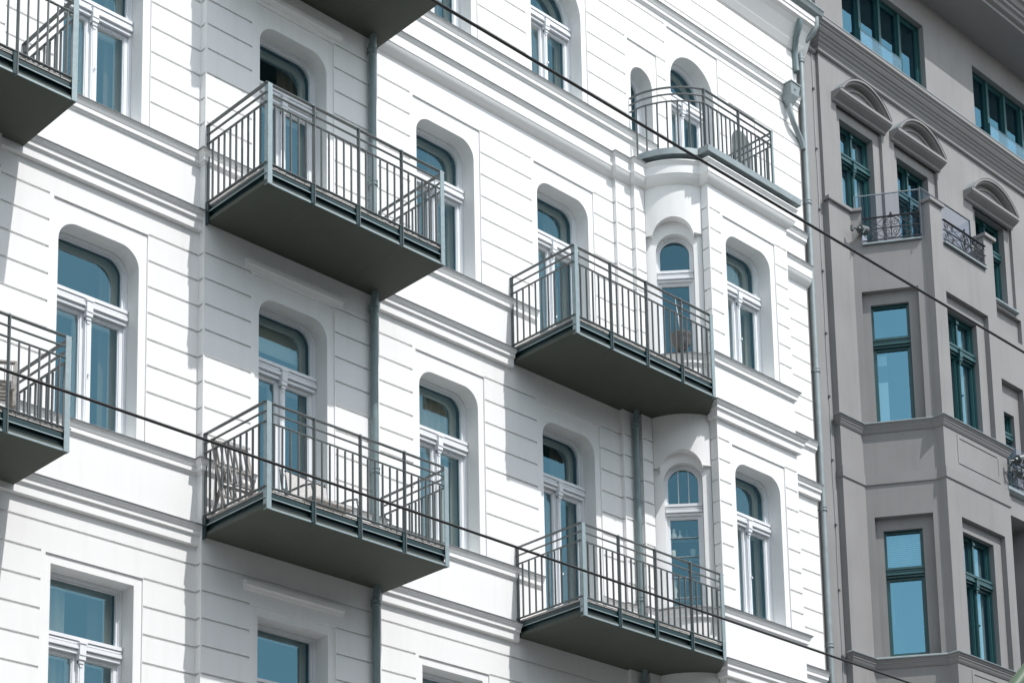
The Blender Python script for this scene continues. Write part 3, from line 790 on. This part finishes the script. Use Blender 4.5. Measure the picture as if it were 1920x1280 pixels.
# oriel
O0, O1, O2, O3, O4 = (GX0, -.06), (25.47, -.06), (26.15, -1.03), (26.15, -1.18), (28.13, -1.18)
dl = math.dist(O1, O2)
ow = MB()
PT = 19.24                      # parapet top
ow.surf(omap((GX0, 0), O0), rrect(0, .06, 0, PT), [])
ow.surf(omap(O0, O1), rrect(0, O1[0]-O0[0], 0, PT), [])
md = omap(O1, O2)
diag_out = [(0, 0), (dl, 0), (dl, PT), (1.155, PT), (1.155, 18.60), (.175, 18.60), (.175, PT), (0, PT)]
ow.surf(md, diag_out, [
    gopen(md, .255, .885, 15.42, 17.56, 16.87, 'single', (.117, 1.048, 15.38, 17.77), .11, .09, 'papers'),
    gopen(md, .258, .89, 11.36, 13.53, 12.80, 'single', (.125, 1.066, 11.3, 13.74), .11, .09, 'blinds')])
ow.surf(omap(O2, O3), rrect(0, .15, 0, PT), [])
mf = wmap(O4[1])
front_out = [(26.15, 0), (28.13, 0), (28.13, PT), (27.84, PT), (27.84, 18.585), (26.51, 18.585), (26.51, PT), (26.15, PT)]
ow.surf(mf, front_out, [
    gopen(mf, 26.55, 27.565, 15.42, 17.50, 16.86, 'grey', (26.505, 27.82, 15.38, 17.73), .09, .13, 'cream'),
    gopen(mf, 26.60, 27.65, 11.36, 13.525, 12.78, 'grey', (26.55, 27.89, 11.3, 13.715), .09, .13, 'cream'),
    (rrect(26.55, 26.565, 14.66, 15.17), .012, True, []), (rrect(26.63, 27.80, 15.095, 15.12), .012, True, []),
    (rrect(27.82, 27.835, 14.78, 15.10), .012, True, []), (rrect(26.57, 27.86, 14.64, 14.665), .012, True, []),
    (rrect(26.55, 26.565, 10.56, 11.07), .012, True, []), (rrect(26.63, 27.80, 10.995, 11.02), .012, True, []),
    (rrect(27.82, 27.835, 10.68, 11.0), .012, True, []), (rrect(26.57, 27.86, 10.54, 10.565), .012, True, [])])
ow.surf(omap(O4, (28.13, 0)), rrect(0, 1.18, 0, PT), [])
# parapet inner faces and tops, terrace floor
TH = .2
def parapet_inner(mp, outl, d):
    ow.surf(mp, outl, [], d)
    n = len(outl)
    for i in range(n):
        a, c = outl[i], outl[(i+1) % n]
        if a[1] > 18.3 and c[1] > 18.3 and not (abs(a[0]-c[0]) < 1e-6 and a[0] in (outl[0][0], outl[1][0])): ow.quad(mp(*a, 0), mp(*c, 0), mp(*c, d), mp(*a, d))
parapet_inner(md, [(u, max(v, 18.25)) for u, v in diag_out], TH)
parapet_inner(mf, [(u, max(v, 18.25)) for u, v in front_out], TH)
parapet_inner(omap(O0, O1), [(0, 18.25), (.63, 18.25), (.63, PT), (0, PT)], TH*.25)
ow.add([(*p, 18.27) for p in (O0, O1, O2, O3, O4, (28.13, .0), (GX0, 0))], [tuple(range(7))])
part(ow, 'oriel_wall', 'grey', G)
# belt course at the foot of each oriel storey
for z in (14.49, 10.4):
    mo = MB(); mo.sweep([(GX0, 0), O0, O1, O2, O3, O4, (28.13, 0)], [(-.01, z), (.022, z-.005), (.022, z-.185), (.0, z-.2), (-.01, z-.2)]); part(mo, 'belt_course', 'greytrim', G)
# ledges under the windows of the oriel
for z in (15.385, 11.30):
    mo = MB(); mo.sweep([(GX0, 0), O0, O1, O2, O3, O4, (28.13, 0)], [(-.01, z+.02), (.09, z-.03), (.09, z-.045), (.075, z-.05), (.068, z-.075), (.055, z-.085), (.055, z-.105), (.045, z-.115), (.03, z-.15), (.012, z-.18), (-.01, z-.185)]); part(mo, 'window_ledge', 'greytrim', G)
    mo = MB(); mo.sweep([(GX0, 0), O0, O1, O2, O3, O4, (28.13, 0)], [(-.012, z+.033), (.098, z-.022), (.098, z-.034), (.0915, z-.034), (.0915, z-.027), (-.012, z+.026)]); part(mo, 'ledge_flashing', 'zinc', G)
# parapet caps and gap sills
def cap(pts, z, h=.05):
    mo = MB(); mo.sweep(pts, [(-.24, z), (.045, z), (.05, z+.012), (.05, z+h), (-.24, z+h+.01)]); part(mo, 'parapet_cap', 'greytrim', G)
def dpt(u): return md(u, 0, 0)[:2]
cap([(GX0-.0, 0), O0, O1, dpt(.19)], PT, .06)
cap([dpt(1.14), O2, O3, (26.53, -1.18)], PT, .06)
cap([(27.82, -1.18), O4, (28.13, -.9)], PT, .06)
for pts in ([dpt(.178), dpt(1.152)], [(26.513, -1.18), (27.837, -1.18)]):
    mo = MB(); mo.sweep(pts, [(-.21, 18.61), (.05, 18.605), (.05, 18.635), (-.21, 18.645)]); part(mo, 'gap_sill', 'zinc', G)
# wrought iron panels in the gaps
def scroll(mb, mp, c, r, turns, s, d, flip=1):
    pts = []
    for k in range(22):
        a = k/21*turns*2*pi; rr = r*(1-.82*k/21)
        pts.append(mp(c[0]+flip*rr*cos(a+s), c[1]+rr*sin(a+s), d))
    mb.tube(pts, .0065, 5)
def iron_panel(mp, u0, u1, z0, z1, d, name='iron_railing'):
    I = MB(); h = z1-z0; uc = (u0+u1)/2; zc = (z0+z1)/2
    for z in (z0, zc, z1): I.mbox(mp, u0, u1, z-.009, z+.009, d-.009, d+.009)
    I.mbox(mp, u0, u1, z1, z1+.012, d-.02, d+.02)
    I.mbox(mp, uc-.008, uc+.008, z0, z1+.05, d-.008, d+.008)
    I.tube([mp(uc, z1+.03, d), mp(uc, z1+.06, d), mp(uc, z1+.085, d)], [.01, .022, .002], 6)
    I.tube([mp(uc-.03, z1+.03, d), mp(uc+.03, z1+.03, d)], .008, 6)
    R_ = h*.47
    I.tube([mp(uc+R_*cos(a)*.75, zc+R_*sin(a), d) for a in [2*pi*k/28 for k in range(29)]], .007, 5)
    I.tube([mp(uc, zc-.03, d-.012), mp(uc, zc+.03, d-.012)], .018, 8)
    for sx in (-1, 1):
        for sz in (-1, 1):
            scroll(I, mp, (uc+sx*R_*.36, zc+sz*R_*.45), R_*.36, 1.7, 0 if sz > 0 else pi, d, sx)
            ue = u1-.09 if sx > 0 else u0+.09
            scroll(I, mp, (ue, zc+sz*h*.25), h*.21, 1.8, pi/2*sz, d, -sx)
            um = uc+sx*(u1-u0)*.29
            scroll(I, mp, (um, zc+sz*h*.34), h*.13, 1.5, -pi/2*sz, d, sx)
            # bowed braces
            I.tube([mp(uc+sx*R_*.7+(ue-sx*.05-uc-sx*R_*.7)*t, zc+sz*(h*.06+h*.36*(t**1.4)), d) for t in [k/10 for k in range(11)]], .006, 5)
            I.tube([mp(uc+sx*R_*.6+(ue-sx*.0-uc-sx*R_*.6)*t, zc+sz*(h*.44*(1-t)**1.3+.01), d) for t in [k/10 for k in range(11)]], .006, 5)
    return part(I, name, 'iron', G)
iron_panel(md, .18, 1.15, 18.68, 19.085, -.02)
iron_panel(mf, 26.515, 27.835, 18.68, 19.03, -.02)
# glass wind screens behind the parapet
def screen(mp, u0, u1, z0, z1, d, frame='lamp'):
    s_ = MB(); s_.mbox(mp, u0, u1, z0, z1, d, d+.012); o = part_at(s_, 'glass_screen', 'rail_glass', G)
    f = MB(); f.mbox(mp, u0-.008, u1+.008, z1+.001, z1+.014, d-.006, d+.018); f.mbox(mp, u0-.012, u0-.001, z0, z1, d-.006, d+.018); f.mbox(mp, u1+.001, u1+.012, z0, z1, d-.006, d+.018)
    k = f.obj('glass_edge', frame); k.parent = o
screen(md, .08, 1.16, 18.65, 19.58, .10, 'zinc')
screen(mf, 26.06, 27.62, 18.65, 19.50, .12, 'zinc_dark')
s_ = MB(); s_.box(27.60, 27.612, -1.05, -.3, 18.65, 19.49); part(s_, 'glass_screen', 'rail_glass', G)

# main cornice
CP = [(24.315, .06), (GX0, .06), (GX0, 0), (GX1, 0)]
mo = MB(); mo.sweep(CP[1:], [(-.01, 22.60), (.285, 22.47), (.285, 22.40), (.265, 22.385), (.25, 22.375), (.245, 22.345), (.225, 22.335), (.215, 22.30), (.19, 22.262), (.165, 22.25), (.160, 22.222), (.130, 22.20), (.115, 22.165), (.085, 22.145), (.08, 22.12), (.055, 22.09), (.05, 22.075), (.05, 22.035), (.03, 22.02), (-.01, 22.02)]); part(mo, 'main_cornice', 'greytrim', G)
mo = MB(); mo.sweep(CP[1:], [(-.012, 22.614), (.293, 22.480), (.293, 22.464), (.2865, 22.464), (.2865, 22.475), (-.012, 22.606)]); part(mo, 'cornice_flashing', 'zinc', G)
mo = MB(); mo.sweep([(24.42, .06), (24.80, .06)], [(-.01, 22.05), (.05, 22.045), (.05, 22.0), (.02, 21.98), (-.01, 21.98)]); part(mo, 'cornice_fillet', 'greytrim', G)
# roof overhang
mo = MB(); mo.sweep([(24.5, 0), (GX1, 0)], [(-.02, 24.655), (.78, 24.65), (.78, 24.72), (.85, 24.74), (.87, 24.80), (.92, 24.82), (.92, 24.88), (.96, 24.90), (.99, 24.98), (1.05, 25.0), (1.05, 25.08), (1.1, 25.1), (1.12, 25.2), (1.12, 25.3), (-.02, 25.6)]); part(mo, 'roof_overhang', 'greytrim', G)
sh = MB(); sh.quad((24.3, 9, 0), (GX1, 9, 0), (GX1, 9, 26), (24.3, 9, 26)); sh.quad((GX1, 0, 0), (GX1, 9, 0), (GX1, 9, 26), (GX1, 0, 26)); sh.quad((24.3, 0, 25.55), (GX1, 0, 25.55), (GX1, 9, 26), (24.3, 9, 26))
part(sh, 'roof', 'zinc_dark', G)
# segmental pediments over the windows
def pediment(c, hw, z, rise):
    n = 20
    mo = MB(); mo.sweep([(c-hw+.03, -.0), (c+hw-.03, -.0)], [(-.01, z+.095), (.195, z+.085), (.195, z+.035), (.18, z+.028), (.165, z+.01), (.11, z-.02), (.055, z-.045), (.045, z-.075), (.03, z-.085), (-.01, z-.088)]); P_ = part_at(mo, 'pediment', 'greytrim', G)
    hw -= .06; R_ = (hw*hw+rise*rise)/(2*rise); zc = z+.09+rise-R_; a0 = math.asin(hw/R_)
    for (ro, ri, p0, nm, mt) in ((0., .035, .205, 'arch_moulding', 'greytrim'), (.035, .07, .165, 'arch_moulding', 'greytrim'), (.15, .172, .085, 'arch_fillet', 'greytrim')):
        a_ = MB()
        for k in range(n):
            t0, t1 = -a0+2*a0*k/n, -a0+2*a0*(k+1)/n
            q = []
            for yy in (0.005, -p0):
                for rr, tt in ((R_-ri, t0), (R_-ri, t1), (R_-ro, t1), (R_-ro, t0)):
                    q.append((c+rr*sin(tt), yy, max(z+.088, zc+rr*cos(tt))))
            a_.hexa(q)
        k_ = a_.obj(nm, mt); k_.parent = P_
    t_ = MB(); pts = [(c+(R_-.04)*sin(-a0+2*a0*k/n), -.05, max(z+.088, zc+(R_-.04)*cos(-a0+2*a0*k/n))) for k in range(n+1)]
    t_.add(pts, [tuple(range(len(pts)))]); k_ = t_.obj('tympanum', 'greytrim'); k_.parent = P_
    m2 = MB()
    for k in range(n):
        t0, t1 = -a0+2*a0*k/n, -a0+2*a0*(k+1)/n; r0 = R_+.004
        m2.add([(c+r0*sin(t0), -.213, zc+r0*cos(t0)), (c+r0*sin(t1), -.213, zc+r0*cos(t1)), (c+r0*sin(t1), .0, zc+r0*cos(t1)), (c+r0*sin(t0), .0, zc+r0*cos(t0))], [(0, 1, 2, 3)])
    k_ = m2.obj('arch_flashing', 'zinc'); k_.parent = P_
pediment(25.957, .81, 21.335, .41); pediment(27.695, .81, 21.335, .41); pediment(30.13, .86, 21.15, .41); pediment(34.1, .86, 21.15, .41)
for x0, x1, z in ((29.62, 30.95, 19.355), (33.45, 34.75, 19.355)):
    mo = MB(); mo.sweep([(x0, 0), (x1, 0)], [(-.01, z+.03), (.07, z), (.07, z-.03), (.04, z-.05), (-.01, z-.05)]); part(mo, 'window_ledge', 'zinc', G)
for (mp_, u0, u1, v0, v1, r, tr, kind, pd, cu) in OPEN:
    add_window(G, mp_, u0, u1, v0, v1, r, tr, kind, pd-.03, cu, 'teal', 'glass2')
# glass balustrades before the attic windows
for x0, x1 in ((26.22, 27.52), (30.5, 31.8), (34.7, 36.0)):
    s_ = MB(); s_.box(x0, x1, .03, .045, 22.5, 23.13); o = part_at(s_, 'glass_balustrade', 'attic_glass', G)
    f = MB(); f.box(x0-.02, x0-.004, .02, .14, 22.5, 23.15); f.box(x1+.003, x1+.012, .025, .05, 22.5, 23.13); f.box(x0, x1, .03, .045, 23.131, 23.141)
    k = f.obj('glass_edge', 'teal'); k.parent = o
# French balcony of the bay right of the oriel
mfb = wmap(-.05)
mo = MB(); mo.sweep([(29.5, 0), (31.0, 0)], [(-.01, 15.62), (.1, 15.6), (.1, 15.54), (.03, 15.50), (-.01, 15.5)]); part(mo, 'gap_sill', 'zinc', G)
iron_panel(mfb, 29.52, 30.98, 15.68, 16.12, -.03)
s_ = MB(); s_.box(29.6, 30.95, -.02, -.008, 15.64, 16.5); part(s_, 'glass_screen', 'rail_glass', G)
# thin lightning conductor on the grey strip beside the pipe
lc = MB(); lc.tube([(24.72+.008*sin(k*1.7), .045, 22.0-.55*k) for k in range(40)], .006, 5); LC = part_at(lc, 'conductor_wire', 'zinc', G)
for k in range(13):
    c_ = MB(); z = 21.3-1.12*k; c_.box(24.705, 24.745, .025, .058, z-.014, z+.014); kk = c_.obj('wire_clip', 'zinc_dark'); kk.parent = LC

# =================================================================== loose things
def place(o): return o
# overhead wires along the street
for z, r, lab in ((9.66, .0108, 'thicker black overhead wire crossing the upper half of both facades'), (6.14, .0085, 'thinner black overhead wire crossing the lower balconies and white wall')):
    cb = MB(); cb.tube([(x, -9, z-.05*(1-((x-12)/32)**2)+.05) for x in range(-20, 46, 2)], r, 10); tag(cb.obj('overhead_wire', 'rubber', smooth=60), lab, 'wire')

# green lamp post whose arm enters the lower right corner
lp = empty('street_lamp', 'green painted street lamp arm slanting across the lower right corner', 'street lamp', loc=(13.25, -9, 0))
ad = Vector((.256, 0, .219)).normalized(); an = Vector((ad.z, 0, -ad.x)); ar = .065
p0 = Vector((14.02, -9, 6.447))+an*ar
b = MB(); b.tube([(13.25, -9, 0), (13.25, -9, .9), (13.25, -9, .95), (13.25, -9, 5.2), (13.25, -9, 5.55)], [.12, .11, .08, ar, ar], 18); keep_world(b.obj('pole', 'green', None, 50), lp)
b = MB(); b.tube([(13.25, -9, 5.55), (13.29, -9, 5.70), (13.38, -9, 5.84), p0-ad*.65, p0, p0+ad*.6, p0+ad*1.6], ar, 18); keep_world(b.obj('arm', 'green', None, 50), lp)
e_ = p0+ad*1.6
b = MB(); b.tube([e_, e_+ad*.12, e_+ad*.3, e_+ad*.7], [ar, .11, .16, .14], 18); keep_world(b.obj('lamp_head', 'green', None, 50), lp)

# folding chair and a loung chair on the lower middle balcony
def folding_chair(name, label, loc, rz, lean, fold=.35):
    c = empty(name, label, 'chair', loc=loc); c.rotation_euler = (0, 0, rz)
    def pp(mb, nm, mt='wood'):
        o = mb.obj(nm, mt); o.parent = c; return o
    H = .92
    for sx in (-.23, .23):
        b = MB(); b.bar((sx, .18*0-.05, 0), (sx, .22, H), .025, .04, (1, 0, 0)); pp(b, 'frame')
        b = MB(); b.bar((sx*.86, .25, 0), (sx*.86, -.22*fold, .46), .022, .035, (1, 0, 0)); pp(b, 'leg')
    b = MB()
    def back(z): return -.05+.27*z/H
    for z in (.9, .56): b.bar((-.23, back(z), z), (.23, back(z), z), .02, .06, (0, 1, 0))
    for k in range(7):
        x = -.19+k*.38/6; b.bar((x, back(.56), .56), (x, back(.9), .9), .012, .028, (0, 1, 0))
    pp(b, 'backrest')
    b = MB()
    if fold < .1:
        for k in range(6): b.bar((-.18+k*.36/5, back(.33)-.06, .33), (-.18+k*.36/5, back(.52)-.06, .52), .014, .034, (0, 1, 0))
        for z in (.33, .52): b.bar((-.2, back(z)-.06, z), (.2, back(z)-.06, z), .016, .03, (0, 1, 0))
    else:
      for k in range(6): b.bar((-.2, .12-.07*k, .44+.006*k), (.2, .12-.07*k, .44+.006*k), .05, .014)
    pp(b, 'seat')
    b = MB()
    for z in (.16, .30): b.bar((-.21, back(z), z), (.21, back(z), z), .02, .045, (0, 1, 0))
    for k in range(6):
        x = -.17+k*.34/5; b.bar((x, back(.16), .16), (x, back(.30), .30), .012, .026, (0, 1, 0))
    pp(b, 'stretcher')
    return c
DK = 9.885+.232
folding_chair('folding_chair', 'slatted wooden folding chair standing at the left end of the lower middle balcony', (12.26, -.48, DK), radians(-4), .2, .05)
folding_chair('folding_chair', 'dark wooden folding chair half hidden on the lower left balcony', (9.05, -.55, 9.86+.232), radians(-30), .2)
lc_ = empty('lounge_chair', 'low woven lounge chair with curved metal arms on the lower middle balcony', 'chair', loc=(13.12, -.80, DK))
b = MB()
b.add([(-.30, .10, .16), (.30, .10, .16), (.32, .20, .60), (-.28, .20, .64)], [(0, 1, 2, 3)]); b.add([(-.30, .125, .16), (.30, .125, .16), (.32, .225, .60), (-.28, .225, .64)], [(3, 2, 1, 0)])
b.box(-.30, .30, -.34, .10, .15, .18); o = b.obj('seat', 'cloth', lc_)
for sx in (-.33, .34):
    b = MB(); b.tube([(sx, -.36, 0), (sx, -.37, .2), (sx, -.34, .30), (sx, -.2, .33), (sx, .1, .34), (sx, .2, .42), (sx, .24, .66)], .014, 8); o = b.obj('arm', 'lamp', lc_, 60)
    b = MB(); b.tube([(sx, .30, 0), (sx, .22, .2), (sx, .14, .34)], .012, 8); b.obj('leg', 'lamp', lc_, 60)
b = MB(); b.tube([(-.28, .22, .655), (.33, .22, .615)], .012, 8); b.obj('top_bar', 'rubber', lc_)

# plant pot with bare stems in front of the upper oriel window
pt = empty('plant_pot', 'grey round plant pot with thin bare stems on the oriel sill', 'plant pot', loc=(20.10, -.63, 14.72))
b = MB(); b.lathe((0, 0, 0), [(.085, 0), (.115, .03), (.135, .10), (.142, .16), (.150, .17), (.152, .185), (.146, .19), (.150, .20), (.152, .225), (.14, .235), (.125, .225), (.12, .2)], 24); b.obj('pot', 'pot', pt, 40)
for k, (dx, dy, h) in enumerate(((-.06, .02, .62), (.01, -.01, .50), (-.03, .03, .44))):
    b = MB(); b.tube([(.02*k, 0, .2), (.02*k+dx*.4, dy, .2+h*.5), (.02*k+dx, dy*2, .2+h)], [.006, .005, .003], 6); b.obj('stem', 'white', pt)

# ornaments standing on glass shelves behind the lower oriel window
def orn(u, z, prof, label, mt, g='ornaments in the oriel window'):
    p = chord(u, z, FD+.22)
    b = MB(); b.lathe((0, 0, 0), prof, 16); o = b.obj('ornament', mt, None, 60); o.location = p; tag(o, label, 'ornament', g); return o
vase = [(.03, 0), (.045, .02), (.048, .05), (.035, .085), (.02, .10), (.024, .115), (.026, .13), (.02, .15)]
bottle = [(.02, 0), (.032, .015), (.034, .03), (.02, .055), (.008, .07), (.007, .13), (.008, .135)]
pine = [(.012, 0), (.025, .02), (.022, .05), (.026, .06), (.018, .10), (.02, .105), (.006, .16)]
orn(.27, 12.01, vase, 'white pot-bellied vase at the upper left of the oriel window', 'gold')
orn(.36, 12.01, bottle, 'white round flask with a long neck beside the pot-bellied vase', 'gold')
orn(.46, 11.98, pine, 'dark glass cone between the white flask and the window edge', 'glassware')
orn(.57, 11.98, bottle, 'dark round bottle at the upper right of the oriel window', 'glassware')
orn(.25, 11.72, [(.035, 0), (.04, .10), (.038, .11)], 'pale tumbler below the pot-bellied vase', 'gold')
orn(.54, 11.72, [(.035, 0), (.045, .10), (.04, .12)], 'grey glass tumbler at the right of the second shelf', 'lens')
orn(.26, 11.10, [(.03, 0), (.02, .05), (.035, .12), (.02, .2), (.03, .26), (.01, .30)], 'tall slender figurine low in the oriel window', 'gold')
for z, lab in ((12.0, 'uppermost glass shelf behind the lower oriel window, carrying the white vases'), (11.71, 'second glass shelf from the top behind the lower oriel window, with tumblers'), (11.4, 'third glass shelf from the top behind the lower oriel window'), (11.09, 'lowest glass shelf behind the lower oriel window, under the slender figurine')):
    sb = MB(); sb.mbox(lambda u, v, d: chord(u, v, d+FD), .18, .68, z-.008, z, .14, .32); tag(sb.obj('glass_shelf', 'lens'), lab, 'shelf', 'glass shelves in the oriel window')

# white folding lounger on the grey terrace
wl = empty('deck_chair', 'white deck chair behind the ornate iron railing of the grey terrace', 'deck chair', loc=(*md(.42, 0, .45)[:2], 18.28))
wl.rotation_euler = (0, 0, radians(-40))
b = MB(); b.add([(-.25, -.2, .42), (-.25, .2, .42), (.12, .2, .30), (.12, -.2, .30), (.45, .2, .36), (.45, -.2, .36)], [(0, 1, 2, 3), (3, 2, 4, 5)]); b.box(-.30, -.22, -.2, .2, .40, .62); b.obj('seat', 'white', wl)
for sx in (-.2, .2):
    b = MB(); b.bar((-.3, sx, 0), (.2, sx, .42), .03, .03); b.bar((.3, sx, 0), (-.25, sx, .45), .03, .03); b.obj('leg', 'white', wl)

# floodlights
def flood(loc, aim, label, r=.075, L=.2):
    f = empty('floodlight', label, 'floodlight', loc=loc)
    a = Vector(aim).normalized()
    b = MB(); b.tube([(0, 0, 0), a*L*.25, a*L*.27, a*L], [r*.55, r*.6, r, r], 18); b.obj('housing', 'lamp', f, 40)
    b = MB(); b.tube([a*(L+.001), a*(L+.006)], r*.92, 18); b.obj('lens', 'lens', f)
    n = a.cross(Vector((0, 0, 1))).normalized()
    b = MB(); b.tube([-a*.12, a*.02], .016, 8); b.tube([-a*.12-Vector((0, 0, .06)), -a*.12+Vector((0, 0, .03))], .028, 10); b.tube([n*(r+.012)+a*L*.5, n*(r+.012)-Vector((0, 0, r+.04))+a*L*.2], .008, 6); b.obj('bracket', 'lamp', f)
    return f
p = md(.10, 18.85, -.16); flood(p, (.95, -.25, .05), 'dark grey floodlight on the angled side of the grey oriel')
flood((28.12, -1.33, 15.11), (.9, -.35, .28), 'upper lamp of the floodlight pair at the right edge of the grey oriel', .085, .24)
flood((28.14, -1.33, 14.92), (.9, -.3, -.22), 'lower lamp of the floodlight pair at the right edge of the grey oriel', .085, .24)
